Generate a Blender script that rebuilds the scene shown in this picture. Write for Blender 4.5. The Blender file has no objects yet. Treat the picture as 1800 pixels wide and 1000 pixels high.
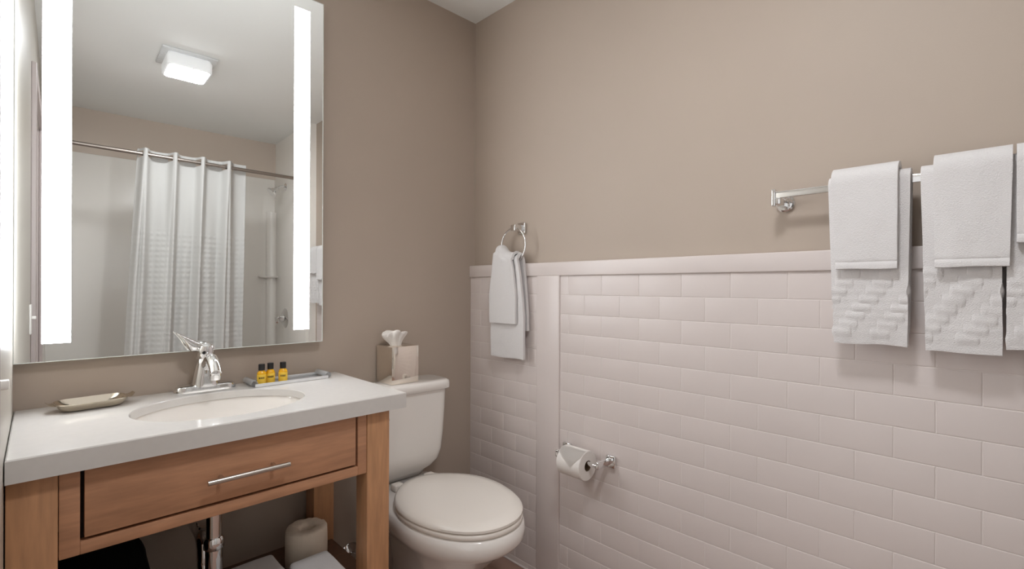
import bpy, bmesh, math, random
from math import sin, cos, pi, radians, sqrt, hypot
from mathutils import Vector, Matrix, noise

SC = bpy.context.scene
COL = SC.collection

# ------------------------------------------------------------------ camera, world, exposure
F_PX, YAW, CAM_H = 853.8, 45.7, 1.206
cam_d = bpy.data.cameras.new('camera')
cam = bpy.data.objects.new('camera', cam_d)
COL.objects.link(cam)
cam_d.sensor_fit = 'HORIZONTAL'
cam_d.sensor_width = 36.0
cam_d.lens = 36.0 * F_PX / 1800.0
cam_d.shift_y = (504.0 - 500.0) / 1800.0
cam_d.clip_start = 0.005
_fw = Vector((cos(radians(YAW)), sin(radians(YAW)), 0))
_rt = Vector((sin(radians(YAW)), -cos(radians(YAW)), 0))
_up = Vector((0, 0, 1))
_ro = math.atan2(6.2, 1708)
_r2 = _rt * cos(_ro) + _up * sin(_ro)          # the photograph leans 0.2 degrees
_u2 = _up * cos(_ro) - _rt * sin(_ro)
_m = Matrix((_r2, _u2, -_fw)).transposed().to_4x4()
_m.translation = Vector((0, 0, CAM_H))
cam.matrix_world = _m
SC.camera = cam

world = bpy.data.worlds.new('world')
SC.world = world
world.use_nodes = True
world.node_tree.nodes['Background'].inputs['Color'].default_value = (1.0, 0.98, 0.96, 1)
world.node_tree.nodes['Background'].inputs['Strength'].default_value = 0.33

STRIP_E = 10.9          # mirror light strips
CEIL_E = 34.0          # ceiling light diffuser
SC.view_settings.view_transform = 'Standard'
SC.view_settings.look = 'None'
SC.view_settings.exposure = 1.46
SC.view_settings.gamma = 1.0
SC.view_settings.use_curve_mapping = False

# ------------------------------------------------------------------ room numbers (metres)
XL, XB, YA, HC = -0.046, 1.5217, 1.82, 2.485     # left wall, right wall, back wall, ceiling
XT = 1.495                                        # face of the wall tile
YF = -1.10                                        # wall behind the tub
CT = 0.876                                        # countertop
TH = radians(0.7)                                 # the mirror hangs very slightly askew


def srgb(r, g, b):
    f = lambda c: c / 12.92 if c <= 0.04045 else ((c + 0.055) / 1.055) ** 2.4
    return (f(r / 255), f(g / 255), f(b / 255), 1)


# ------------------------------------------------------------------ materials
def mat(name, col, rough=0.5, metal=0.0, spec=0.5, emis=None, bump=None, var=None, coat=0.0, trans=0.0, sheen=0.0):
    """bump = (noise scale, strength, distance);  var = (noise scale, amount, stretch xyz)"""
    m = bpy.data.materials.new(name)
    m.use_nodes = True
    nt = m.node_tree
    b = nt.nodes['Principled BSDF']
    b.inputs['Base Color'].default_value = col
    b.inputs['Roughness'].default_value = rough
    b.inputs['Metallic'].default_value = metal
    b.inputs['Specular IOR Level'].default_value = spec
    b.inputs['Coat Weight'].default_value = coat
    b.inputs['Transmission Weight'].default_value = trans
    b.inputs['Sheen Weight'].default_value = sheen
    if emis:
        b.inputs['Emission Color'].default_value = emis[0]
        b.inputs['Emission Strength'].default_value = emis[1]
    tc = None
    if bump or var:
        tc = nt.nodes.new('ShaderNodeTexCoord')
    if var:
        mp = nt.nodes.new('ShaderNodeMapping')
        mp.inputs['Scale'].default_value = var[2] if len(var) > 2 else (1, 1, 1)
        nt.links.new(tc.outputs['Object'], mp.inputs['Vector'])
        n = nt.nodes.new('ShaderNodeTexNoise')
        n.inputs['Scale'].default_value = var[0]
        n.inputs['Detail'].default_value = 5
        nt.links.new(mp.outputs['Vector'], n.inputs['Vector'])
        r = nt.nodes.new('ShaderNodeValToRGB')
        a = var[1]
        r.color_ramp.elements[0].position = 0.3
        r.color_ramp.elements[1].position = 0.7
        r.color_ramp.elements[0].color = tuple(c * (1 - a) for c in col[:3]) + (1,)
        r.color_ramp.elements[1].color = tuple(min(1, c * (1 + a)) for c in col[:3]) + (1,)
        nt.links.new(n.outputs['Fac'], r.inputs['Fac'])
        nt.links.new(r.outputs['Color'], b.inputs['Base Color'])
    if bump:
        n = nt.nodes.new('ShaderNodeTexNoise')
        n.inputs['Scale'].default_value = bump[0]
        n.inputs['Detail'].default_value = 3
        nt.links.new(tc.outputs['Object'], n.inputs['Vector'])
        bp = nt.nodes.new('ShaderNodeBump')
        bp.inputs['Strength'].default_value = bump[1]
        bp.inputs['Distance'].default_value = bump[2]
        nt.links.new(n.outputs['Fac'], bp.inputs['Height'])
        nt.links.new(bp.outputs['Normal'], b.inputs['Normal'])
    return m


M = {}
M['paint'] = mat('taupe_paint', srgb(182, 167, 153), 0.55, spec=0.3, bump=(220, 0.12, 0.001), var=(1.6, 0.03))
M['paint_left'] = mat('taupe_paint_satin', srgb(196, 190, 180), 0.32, spec=0.5, bump=(160, 0.05, 0.001))
M['paint_alcove'] = mat('beige_paint', srgb(216, 201, 187), 0.55, spec=0.3, bump=(220, 0.12, 0.001))
M['ceiling'] = mat('ceiling_white', srgb(243, 243, 240), 0.8, spec=0.2, bump=(140, 0.1, 0.001))
M['tile'] = mat('glazed_tile', srgb(219, 208, 203), 0.3, spec=0.4, var=(3.0, 0.02))
M['grout'] = mat('grout', srgb(226, 217, 212), 0.8, spec=0.2)
M['white_trim'] = mat('white_trim', srgb(226, 220, 216), 0.35)
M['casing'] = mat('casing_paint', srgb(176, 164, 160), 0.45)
M['floor'] = mat('floor_tile', srgb(158, 128, 114), 0.45, var=(6, 0.08))
M['quartz'] = mat('white_quartz', srgb(212, 208, 203), 0.12, spec=0.5, var=(60, 0.015))
M['porcelain'] = mat('porcelain', srgb(243, 238, 232), 0.1, spec=0.55, coat=0.3)
M['seat'] = mat('seat_plastic', srgb(242, 235, 226), 0.22, spec=0.5)
M['wood_h'] = mat('wood_grain_across', srgb(188, 139, 106), 0.42, spec=0.4, var=(9, 0.13, (1.2, 8, 9)), bump=(60, 0.05, 0.001))
M['wood_v'] = mat('wood_grain_upright', srgb(192, 143, 104), 0.42, spec=0.4, var=(9, 0.13, (9, 8, 1.0)), bump=(60, 0.05, 0.001))
M['gap_shade'] = mat('drawer_gap_shade', srgb(38, 24, 18), 0.7)  # near-black colour standing in for shade inside the drawer gaps
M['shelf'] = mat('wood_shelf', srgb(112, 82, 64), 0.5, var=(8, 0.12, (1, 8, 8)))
M['chrome'] = mat('chrome', (0.82, 0.82, 0.82, 1), 0.07, 1.0)
M['nickel'] = mat('brushed_nickel', srgb(205, 198, 190), 0.28, 1.0)
M['silver'] = mat('silver_plate', srgb(214, 204, 188), 0.2, 1.0, bump=(60, 0.05, 0.002))
M['steel'] = mat('polished_steel', srgb(240, 232, 222), 0.08, 1.0)
M['tray'] = mat('bright_tray_metal', srgb(240, 241, 242), 0.25, 0.45)
M['mirror'] = mat('mirror_glass', (0.93, 0.945, 0.935, 1), 0.0, 1.0)
M['mirror_edge'] = mat('mirror_edge', srgb(235, 240, 235), 0.2)
M['rod'] = mat('satin_rod', srgb(158, 148, 140), 0.38, 1.0)
M['alu'] = mat('aluminium_case', srgb(150, 150, 146), 0.4, 0.8)
M['strip'] = mat('light_strip', (1, 1, 1, 1), 0.5, emis=((0.93, 0.97, 1.02, 1), STRIP_E))
M['diffuser'] = mat('lamp_diffuser', (1, 1, 1, 1), 0.5, emis=((0.94, 0.97, 1.02, 1), CEIL_E))
M['shade'] = mat('lamp_shade', (0.9, 0.9, 0.9, 1), 0.4, emis=((0.95, 0.97, 1.0, 1), 0.06))
M['glass'] = mat('lamp_glass', (0.82, 0.83, 0.83, 1), 0.15, trans=0.1, bump=(90, 0.6, 0.004))
M['terry'] = mat('white_terry', srgb(224, 220, 218), 0.95, spec=0.1, sheen=0.3, bump=(420, 0.55, 0.003))
M['paper'] = mat('tissue_paper', srgb(236, 230, 224), 0.9, spec=0.1, bump=(60, 0.08, 0.002))
M['wrap'] = mat('wrapping_paper', srgb(238, 224, 206), 0.7, spec=0.2, bump=(35, 0.5, 0.004))
M['card'] = mat('cardboard_core', srgb(120, 98, 76), 0.9)
M['black'] = mat('black_plastic', srgb(18, 17, 18), 0.35)
M['lump'] = mat('black_matte', srgb(6, 6, 7), 0.95, spec=0.1)
M['amber'] = mat('yellow_bottle', srgb(240, 178, 12), 0.15, spec=0.5, coat=0.4)
M['label'] = mat('yellow_label', srgb(247, 205, 70), 0.5)
M['ink'] = mat('label_ink', srgb(52, 36, 20), 0.6)
M['curtain'] = mat('curtain_cloth', srgb(200, 198, 194), 0.85, spec=0.1, bump=(260, 0.2, 0.002))
M['surround'] = mat('tub_surround', srgb(246, 241, 234), 0.3)
M['plastic_w'] = mat('white_plastic', srgb(232, 228, 222), 0.35)
M['rubber'] = mat('dark_rubber', srgb(30, 30, 34), 0.6)


# ------------------------------------------------------------------ mesh helpers
def bm_new():
    return bmesh.new()


def add_box(bm, x0, x1, y0, y1, z0, z1, bevel=0.0, seg=2, mi=0):
    t = bmesh.new()
    bmesh.ops.create_cube(t, size=1.0)
    for v in t.verts:
        v.co = Vector(((x0 + x1) / 2 + v.co.x * (x1 - x0), (y0 + y1) / 2 + v.co.y * (y1 - y0), (z0 + z1) / 2 + v.co.z * (z1 - z0)))
    if bevel > 0:
        bmesh.ops.bevel(t, geom=list(t.edges), offset=bevel, segments=seg, affect='EDGES', profile=0.5)
    merge(bm, t, mi)


def merge(bm, t, mi=0, mtx=None):
    bmesh.ops.recalc_face_normals(t, faces=t.faces)
    vm = {}
    for v in t.verts:
        vm[v] = bm.verts.new(mtx @ v.co if mtx else v.co)
    for f in t.faces:
        try:
            nf = bm.faces.new([vm[v] for v in f.verts])
            nf.material_index = mi
        except ValueError:
            pass
    t.free()


def frame_for(d):
    d = d.normalized()
    a = Vector((0, 0, 1)) if abs(d.z) < 0.9 else Vector((1, 0, 0))
    u = d.cross(a).normalized()
    return u, d.cross(u).normalized()


def add_lathe(bm, prof, origin=(0, 0, 0), axis=(0, 0, 1), n=32, cap=True, mi=0):
    """prof: list of (radius, distance along the axis)"""
    t = bmesh.new()
    o, d = Vector(origin), Vector(axis).normalized()
    u, w = frame_for(d)
    rings = []
    for r, h in prof:
        if r < 1e-6:
            rings.append([t.verts.new(o + d * h)])
        else:
            rings.append([t.verts.new(o + d * h + (u * cos(2 * pi * k / n) + w * sin(2 * pi * k / n)) * r) for k in range(n)])
    for a, b in zip(rings[:-1], rings[1:]):
        for k in range(n):
            k2 = (k + 1) % n
            if len(a) == 1 and len(b) == 1:
                continue
            if len(a) == 1:
                t.faces.new((a[0], b[k], b[k2]))
            elif len(b) == 1:
                t.faces.new((a[k], a[k2], b[0]))
            else:
                t.faces.new((a[k], a[k2], b[k2], b[k]))
    if cap:
        for rg in (rings[0], rings[-1]):
            if len(rg) > 2:
                t.faces.new(rg)
    merge(bm, t, mi)


def add_tube(bm, pts, r, n=16, closed=False, mi=0):
    pts = [Vector(p) for p in pts]
    rr = r if isinstance(r, (list, tuple)) else [r] * len(pts)
    t = bmesh.new()
    rings = []
    N = len(pts)
    prev = None
    for i, p in enumerate(pts):
        if closed:
            d = (pts[(i + 1) % N] - pts[i - 1]).normalized()
        else:
            d = (pts[min(i + 1, N - 1)] - pts[max(i - 1, 0)]).normalized()
        if prev is None:
            u, w = frame_for(d)
        else:
            u = (prev - d * prev.dot(d)).normalized()
            w = d.cross(u)
        prev = u
        rings.append([t.verts.new(p + (u * cos(2 * pi * k / n) + w * sin(2 * pi * k / n)) * rr[i]) for k in range(n)])
    rng = range(N) if closed else range(N - 1)
    for i in rng:
        a, b = rings[i], rings[(i + 1) % N]
        for k in range(n):
            t.faces.new((a[k], a[(k + 1) % n], b[(k + 1) % n], b[k]))
    if not closed:
        t.faces.new(rings[0])
        t.faces.new(rings[-1])
    merge(bm, t, mi)


def add_loft(bm, rings, cap0=True, cap1=True, mi=0):
    t = bmesh.new()
    R = [[t.verts.new(p) for p in ring] for ring in rings]
    n = len(R[0])
    for a, b in zip(R[:-1], R[1:]):
        for k in range(n):
            t.faces.new((a[k], a[(k + 1) % n], b[(k + 1) % n], b[k]))
    if cap0:
        t.faces.new(R[0])
    if cap1:
        t.faces.new(R[-1])
    merge(bm, t, mi)


def add_grid(bm, fn, nu, nv, skip=None, mi=0):
    g = [[bm.verts.new(fn(i / nu, j / nv)) for j in range(nv + 1)] for i in range(nu + 1)]
    for i in range(nu):
        for j in range(nv):
            q = (g[i][j], g[i + 1][j], g[i + 1][j + 1], g[i][j + 1])
            if skip and skip(sum((v.co for v in q), Vector()) / 4):
                continue
            f = bm.faces.new(q)
            f.material_index = mi


def rrect(cx, cy, w, d, r, z, n=6):
    """a rounded rectangle as a ring of points"""
    out = []
    r = min(r, w / 2 - 1e-4, d / 2 - 1e-4)
    for (sx, sy, a0) in ((1, 1, 0), (-1, 1, 90), (-1, -1, 180), (1, -1, 270)):
        for k in range(n + 1):
            a = radians(a0 + 90 * k / n)
            out.append(Vector((cx + sx * (w / 2 - r) + r * cos(a), cy + sy * (d / 2 - r) + r * sin(a), z)))
    return out


WLOC = {}


def obj(name, bm, m, parent=None, smooth=True, angle=38, base=None):
    """links bm (world coordinates) as one mesh object; top-level ones get their origin at their base"""
    me = bpy.data.meshes.new(name)
    if parent is not None:
        L = WLOC[parent]
    elif base is not None:
        L = Vector(base)
    else:
        xs = [v.co for v in bm.verts]
        L = Vector(((min(v.x for v in xs) + max(v.x for v in xs)) / 2, (min(v.y for v in xs) + max(v.y for v in xs)) / 2, min(v.z for v in xs)))
    for v in bm.verts:
        v.co -= L
    bm.to_mesh(me)
    bm.free()
    for mm in (m if isinstance(m, (list, tuple)) else [m]):
        me.materials.append(M[mm])
    if smooth:
        me.polygons.foreach_set('use_smooth', [True] * len(me.polygons))
        me.set_sharp_from_angle(angle=radians(angle))
    o = bpy.data.objects.new(name, me)
    COL.objects.link(o)
    if parent is not None:
        o.parent = parent
        WLOC[o] = L.copy()
    else:
        o.location = L
        WLOC[o] = L.copy()
    return o


def tag(o, label, cat, group=None):
    o['label'] = label
    o['category'] = cat
    if group:
        o['group'] = group
    return o


def thing(name, label, cat, loc, group=None):
    o = bpy.data.objects.new(name, None)
    o.empty_display_size = 0.05
    COL.objects.link(o)
    o.location = loc
    WLOC[o] = Vector(loc)
    return tag(o, label, cat, group)


def struct(name, bm, m, label=None, smooth=False):
    o = obj(name, bm, m, None, smooth=smooth, base=(0, 0, 0))
    o['kind'] = 'structure'
    if label:
        o['label'] = label
        o['category'] = name.split('_')[0]
    return o


def box_obj(name, m, parent, *b, bevel=0.002, seg=2):
    bm = bm_new()
    add_box(bm, *b, bevel=bevel, seg=seg)
    return obj(name, bm, m, parent)


# ================================================================== THE SETTING
DY0, DY1, DZ = -0.16, 0.735, 2.06           # doorway in the left wall (the photographer stands in it)

bm = bm_new(); add_box(bm, -0.6, XB + 0.12, YF - 0.12, YA + 0.12, -0.08, 0)
struct('floor', bm, 'floor', 'beige brown tiled bathroom floor')
bm = bm_new(); add_box(bm, -0.6, XB + 0.12, YF - 0.12, YA + 0.12, HC, HC + 0.1)
struct('ceiling', bm, 'ceiling', 'plain off white bathroom ceiling')
bm = bm_new(); add_box(bm, -0.6, XB + 0.12, YA, YA + 0.12, 0, HC)
struct('wall_back', bm, 'paint', 'taupe painted wall behind the mirror and toilet')
bm = bm_new(); add_box(bm, XB, XB + 0.12, YF - 0.12, YA, 0, HC)
struct('wall_right', bm, 'paint', 'taupe painted wall above the white tile')
bm = bm_new(); add_box(bm, -0.6, XB, YF - 0.12, YF, 0, HC)
struct('wall_front', bm, 'paint_alcove', 'beige wall above the bathtub, seen in the mirror')
bm = bm_new()
add_box(bm, XL - 0.12, XL, DY1, YA, 0, HC)
add_box(bm, XL - 0.12, XL, YF, DY0, 0, HC)
add_box(bm, XL - 0.12, XL, DY0, DY1, DZ, HC)
struct('wall_left', bm, 'paint_left', 'satin painted wall at the left edge, beside the countertop')
# door casing and jamb
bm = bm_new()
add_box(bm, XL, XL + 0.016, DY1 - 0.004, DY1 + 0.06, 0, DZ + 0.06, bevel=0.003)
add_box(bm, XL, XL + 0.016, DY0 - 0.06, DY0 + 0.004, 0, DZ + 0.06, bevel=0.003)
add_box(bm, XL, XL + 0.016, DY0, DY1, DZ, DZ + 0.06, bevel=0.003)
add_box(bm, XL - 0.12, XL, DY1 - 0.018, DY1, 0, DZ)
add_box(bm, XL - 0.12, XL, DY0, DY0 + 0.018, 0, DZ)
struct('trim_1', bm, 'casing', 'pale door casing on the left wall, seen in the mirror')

# ---- wall tile
RZ, TP, TL = 0.0765, 0.0765, 0.1562
Z0 = 0.9447 - 12 * RZ
RAIL0, RAIL1 = 0.9447 + 4 * RZ, 1.306


def tile_panel(bm, y0, y1, z0, z1, xf, yphase, parity):
    g = 0.0011
    b = 0.0016
    xg = xf + 0.0013
    add_box(bm, xg, XB, y0, y1, z0, z1, mi=1)
    k = -1
    while Z0 + k * RZ < z1 - 1e-4:
        za, zb = max(z0, Z0 + k * RZ + g), min(z1, Z0 + (k + 1) * RZ - g)
        off = yphase + (TL / 2 if (k + parity) % 2 else 0)
        j0 = int(math.floor((y0 - off) / TL)) - 1
        j = j0
        while off + j * TL < y1:
            ya, yb = max(y0, off + j * TL + g), min(y1, off + (j + 1) * TL - g)
            j += 1
            if yb - ya < 0.004 or zb - za < 0.004:
                continue
            o = [bm.verts.new((xg, y, z)) for (y, z) in ((ya, za), (yb, za), (yb, zb), (ya, zb))]
            mid = [bm.verts.new((xf + 0.0003, y, z)) for (y, z) in ((ya + b * .5, za + b * .5), (yb - b * .5, za + b * .5), (yb - b * .5, zb - b * .5), (ya + b * .5, zb - b * .5))]
            i = [bm.verts.new((xf, y, z)) for (y, z) in ((ya + b * 1.6, za + b * 1.6), (yb - b * 1.6, za + b * 1.6), (yb - b * 1.6, zb - b * 1.6), (ya + b * 1.6, zb - b * 1.6))]
            bm.faces.new(i[::-1])
            for q in range(4):
                q2 = (q + 1) % 4
                bm.faces.new((o[q2], o[q], mid[q], mid[q2]))
                bm.faces.new((mid[q2], mid[q], i[q], i[q2]))
        k += 1


bm = bm_new()
tile_panel(bm, -0.20, 1.256, 0.0, RAIL0, XT, 0.3537, 0)
struct('trim_2', bm, ['tile', 'grout'], 'large white subway tile panel on the right wall', smooth=True)
bm = bm_new()
tile_panel(bm, 1.378, YA, 0.0, RAIL0, XT + 0.001, 1.43, 1)
struct('trim_3', bm, ['tile', 'grout'], 'narrow white tile panel beside the toilet, in the corner', smooth=True)
bm = bm_new()
add_box(bm, XT - 0.007, XB, -0.20, YA, RAIL0, RAIL1, bevel=0.004, seg=3)
struct('trim_4', bm, 'tile', 'white bullnose rail along the top of the wall tile', smooth=True)
bm = bm_new()
add_box(bm, XT - 0.0065, XB, 1.256, 1.379, 0.0, RAIL0 + 0.002, bevel=0.004, seg=3)
struct('trim_5', bm, 'tile', 'smooth white upright band between the two tile panels', smooth=True)
bm = bm_new()
add_box(bm, XT - 0.006, XT + 0.003, -0.2, YA, 0, 0.006, bevel=0.002)
struct('trim_6', bm, 'grout', 'pale sealant line between floor and wall tile', smooth=True)

# ---- tub alcove (all of it seen only in the mirror)
bm = bm_new()
add_box(bm, 1.466, XB, YF, -0.29, 0, HC)
struct('trim_7', bm, 'surround', 'furred out end wall of the shower alcove')
bm = bm_new()
SZ = 2.16
add_box(bm, XL, 1.466, YF, YF + 0.012, 0.42, SZ, bevel=0.004)
add_box(bm, 1.455, 1.466, YF, -0.32, 0.42, SZ, bevel=0.004)
add_box(bm, XL, XL + 0.012, YF, -0.32, 0.42, SZ, bevel=0.004)
add_tube(bm, [(1.425, YF + 0.03, 0.42), (1.425, YF + 0.03, 1.86)], 0.045, 20)
add_lathe(bm, [(0.0, 0), (0.085, 0.004), (0.09, 0.016), (0.0, 0.018)], (1.40, YF + 0.05, 1.275), n=28)
struct('trim_8', bm, 'surround', 'cream moulded shower surround with a corner ledge, seen in the mirror', smooth=True)

# ================================================================== VANITY
VX0, VX1 = -0.044, 0.777
VY = 1.335
VB = 1.795
van = thing('vanity_stand', 'tan wooden vanity stand with one wide drawer under the white countertop', 'vanity', (0.366, 1.565, 0))
LW, LD = 0.074, 0.07
ZU = CT - 0.046
for (x0, y0) in ((VX0, VY), (VX1 - LW, VY), (VX0, VB - LD), (VX1 - LW, VB - LD)):
    box_obj('leg', 'wood_v', van, x0, x0 + LW, y0, y0 + LD, 0, ZU - 0.0005, bevel=0.0025)
DZ0, DZ1 = 0.683, 0.803
DX0, DX1 = 0.070, 0.668
bm = bm_new()
fx0, fx1 = VX0 + LW + 0.0012, VX1 - LW - 0.0012
add_box(bm, fx0, DX0 - 0.0065, VY + 0.002, VY + 0.024, 0.650, ZU - 0.001, bevel=0.0015)
add_box(bm, DX1 + 0.0065, fx1, VY + 0.002, VY + 0.024, 0.650, ZU - 0.001, bevel=0.0015)
add_box(bm, DX0 - 0.0065, DX1 + 0.0065, VY + 0.002, VY + 0.024, 0.650, DZ0 - 0.0065, bevel=0.0015)
obj('face_frame', bm, 'wood_h', van)
bm = bm_new()
add_box(bm, fx0, fx1, VY + 0.025, VY + 0.034, 0.652, ZU - 0.001)  # board added behind the drawer so its gaps look shaded
obj('gap_shade_board', bm, 'gap_shade', van)
for x in (VX0 + 0.012, VX1 - 0.034):
    box_obj('side_rail', 'wood_h', van, x, x + 0.022, VY + LD + 0.0005, VB - LD - 0.0005, 0.66, ZU - 0.001)
dr = box_obj('drawer', 'wood_h', van, DX0, DX1, VY + 0.002, VY + 0.024, DZ0, ZU - 0.004, bevel=0.0015)
bm = bm_new()
hz, hy = 0.744, VY - 0.030
add_tube(bm, [(0.285, hy, hz), (0.470, hy, hz)], 0.0062, 16)
for hx in (0.318, 0.437):
    add_tube(bm, [(hx, hy, hz), (hx, VY + 0.004, hz)], 0.0045, 12)
obj('handle', bm, 'nickel', dr)
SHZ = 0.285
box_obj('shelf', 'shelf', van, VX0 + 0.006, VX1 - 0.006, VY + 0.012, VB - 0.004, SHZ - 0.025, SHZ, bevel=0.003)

# ---- countertop with an oval cut-out
CX0, CX1, CY0, CY1 = XL + 0.002, 0.822, 1.312, YA - 0.001
BCX, BCY, BA, BB = 0.378, 1.545, 0.212, 0.168
CTH = 0.046


def counter_bm():
    t = bmesh.new()
    n = 72
    oval = [(BCX + BA * cos(2 * pi * k / n), BCY + BB * sin(2 * pi * k / n)) for k in range(n)]
    outer = []
    for k in range(n):
        dx, dy = cos(2 * pi * k / n) * BA, sin(2 * pi * k / n) * BB
        s = 1e9
        if dx > 1e-9: s = min(s, (CX1 - BCX) / dx)
        if dx < -1e-9: s = min(s, (CX0 - BCX) / dx)
        if dy > 1e-9: s = min(s, (CY1 - BCY) / dy)
        if dy < -1e-9: s = min(s, (CY0 - BCY) / dy)
        outer.append([BCX + dx * s, BCY + dy * s])
    for cxy in ((CX0, CY0), (CX1, CY0), (CX1, CY1), (CX0, CY1)):
        j = min(range(n), key=lambda k: (outer[k][0] - cxy[0]) ** 2 + (outer[k][1] - cxy[1]) ** 2)
        outer[j] = list(cxy)
    e = 0.0025
    ins = [(min(max(x, CX0 + e), CX1 - e), min(max(y, CY0 + e), CY1 - e)) for x, y in outer]
    rim = [(min(max(x, CX0 + 0.03), CX1 - 0.03), min(max(y, CY0 + 0.03), CY1 - 0.03)) for x, y in outer]
    L = []
    for pts, z in ((oval, CT - 0.022), (oval, CT - 0.002), ([(BCX + (x - BCX) * 1.010, BCY + (y - BCY) * 1.012) for x, y in oval], CT), (ins, CT), (outer, CT - e), (outer, CT - CTH), (rim, CT - CTH), (rim, CT - 0.022)):
        L.append([t.verts.new((x, y, z)) for x, y in pts])
    L.append(L[0])
    for a, b in zip(L[:-1], L[1:]):
        for k in range(n):
            k2 = (k + 1) % n
            try:
                t.faces.new((a[k], a[k2], b[k2], b[k]))
            except ValueError:
                pass
    o = bm_new()
    merge(o, t)
    return o


tag(obj('countertop', counter_bm(), 'quartz', angle=25), 'white quartz countertop with an oval cut-out on the wooden vanity', 'countertop')

# ---- undermount basin
t = thing('sink_basin', 'white oval undermount sink basin set into the countertop', 'sink', (BCX, BCY, CT - 0.17))
bm = bm_new()
n = 64
prof = [(1.10, -0.0235), (1.035, -0.0235), (1.02, -0.030), (0.99, -0.055), (0.92, -0.095), (0.78, -0.125), (0.55, -0.143), (0.28, -0.150), (0.10, -0.153)]
ringsI = [[Vector((BCX + BA * s * cos(2 * pi * k / n), BCY + BB * s * sin(2 * pi * k / n), CT + z)) for k in range(n)] for s, z in prof]
ringsO = [[Vector((BCX + BA * (s + .03) * cos(2 * pi * k / n), BCY + BB * (s + .03) * sin(2 * pi * k / n), CT + z - 0.011)) for k in range(n)] for s, z in prof[::-1]]
add_loft(bm, ringsI + ringsO, False, False)
obj('bowl', bm, 'porcelain', t)
bm = bm_new()
add_lathe(bm, [(0, 0.001), (0.02, 0.002), (0.024, 0.0), (0.024, -0.006)], (BCX, BCY, CT - 0.148), n=28)
obj('drain_ring', bm, 'chrome', t)

# ---- drain pipe under the basin
PXX, PYY = 0.352, 1.545
t = thing('drain_pipe', 'chrome sink drain pipe and trap hanging below the basin', 'pipe', (PXX, PYY, 0.32))
bm = bm_new()
add_tube(bm, [(PXX, PYY, CT - 0.172), (PXX, PYY, 0.50)], 0.0195, 24)
obj('tailpiece', bm, 'chrome', t)
bm = bm_new()
add_lathe(bm, [(0.0225, 0), (0.0255, 0.004), (0.0255, 0.026), (0.0205, 0.034)], (PXX, PYY, 0.476), n=24)
obj('slip_nut', bm, 'chrome', t)
bm = bm_new()
add_lathe(bm, [(0.0215, 0), (0.0215, 0.008)], (PXX, PYY, 0.585), n=24)
obj('joint_ring', bm, 'chrome', t)
bm = bm_new()
tp = [(PXX, PYY, 0.48)]
for k in range(13):
    a = pi + pi * k / 12
    tp.append((PXX, PYY + 0.05 + 0.05 * cos(a), 0.40 + 0.05 * sin(a)))
tp += [(PXX, PYY + 0.10, 0.44), (PXX, PYY + 0.115, 0.462), (PXX, PYY + 0.14, 0.47), (PXX, YA - 0.002, 0.475)]
add_tube(bm, tp, 0.0215, 20)
obj('trap', bm, 'chrome', t)
bm = bm_new()
add_tube(bm, [(PXX + 0.012, PYY, 0.66), (PXX + 0.07, PYY + 0.05, 0.667)], 0.006, 12)
add_lathe(bm, [(0.0, 0), (0.012, 0.002), (0.012, 0.02), (0.0, 0.022)], (PXX + 0.06, PYY + 0.045, 0.655), n=16)
obj('pop_up_lever', bm, 'rubber', t)
# supply stop on the back wall behind the pipe
t = thing('supply_valve', 'dark shut-off valve on the wall left of the drain pipe', 'valve', (0.30, YA, 0.60))
bm = bm_new()
add_lathe(bm, [(0.028, 0), (0.028, 0.004), (0.01, 0.008), (0.01, 0.06)], (0.30, YA - 0.0005, 0.60), (0, -1, 0), n=24)
obj('stub', bm, 'chrome', t)
bm = bm_new()
add_lathe(bm, [(0.006, 0), (0.026, 0.004), (0.026, 0.016), (0.008, 0.02)], (0.30, YA - 0.062, 0.60), (0, -1, 0), n=12)
obj('knob', bm, 'rubber', t)
bm = bm_new()
add_tube(bm, [(0.30, YA - 0.045, 0.60), (0.30, YA - 0.045, 0.66), (0.32, YA - 0.05, 0.74), (0.345, 1.755, 0.80), (0.345, 1.755, ZU - 0.001)], 0.006, 10)
obj('hose', bm, 'nickel', t)

# ================================================================== MIRROR
MX0, MW, MZ0, MZ1 = XL + 0.0, 0.802, 1.001, 2.251
mo = Vector((MX0, YA - 0.030, 0))
md = Vector((cos(TH), -sin(TH), 0))      # along the mirror
mn = Vector((-sin(TH), -cos(TH), 0))     # out of it


def mbox(bm, u0, u1, z0, z1, d0, d1, bevel=0.0):
    t = bmesh.new()
    add_box(t, u0, u1, d0, d1, z0, z1, bevel=bevel)
    for v in t.verts:
        v.co = mo + md * v.co.x + mn * v.co.y + Vector((0, 0, v.co.z))
    merge(bm, t)


mir = thing('lighted_mirror', 'tall frameless mirror with two glowing white light strips above the sink', 'mirror', mo + md * (MW / 2) + Vector((0, 0, MZ0)))
bm = bm_new()
mbox(bm, 0.03, MW - 0.03, MZ0 + 0.03, MZ1 - 0.03, -0.0285, -0.006)
obj('case', bm, 'alu', mir)
bm = bm_new()
mbox(bm, 0.0012, MW - 0.0012, MZ0 + 0.0012, MZ1 - 0.0012, -0.0055, 0.0)
obj('glass', bm, 'mirror', mir, smooth=False)
bm = bm_new()
for (u0, u1, z0, z1) in ((0, 0.0018, MZ0, MZ1), (MW - 0.0025, MW, MZ0, MZ1), (0, MW, MZ0, MZ0 + 0.002), (0, MW, MZ1 - 0.0025, MZ1)):
    mbox(bm, u0, u1, z0, z1, -0.0056, 0.0004)
obj('polished_edge', bm, 'mirror_edge', mir, smooth=False)
for (u0, u1) in ((0.0525, 0.1105), (0.698, 0.7525)):
    bm = bm_new()
    mbox(bm, u0, u1, 1.050, 2.203, -0.001, 0.0006)
    obj('light_strip', bm, 'strip', mir, smooth=False)

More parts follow.
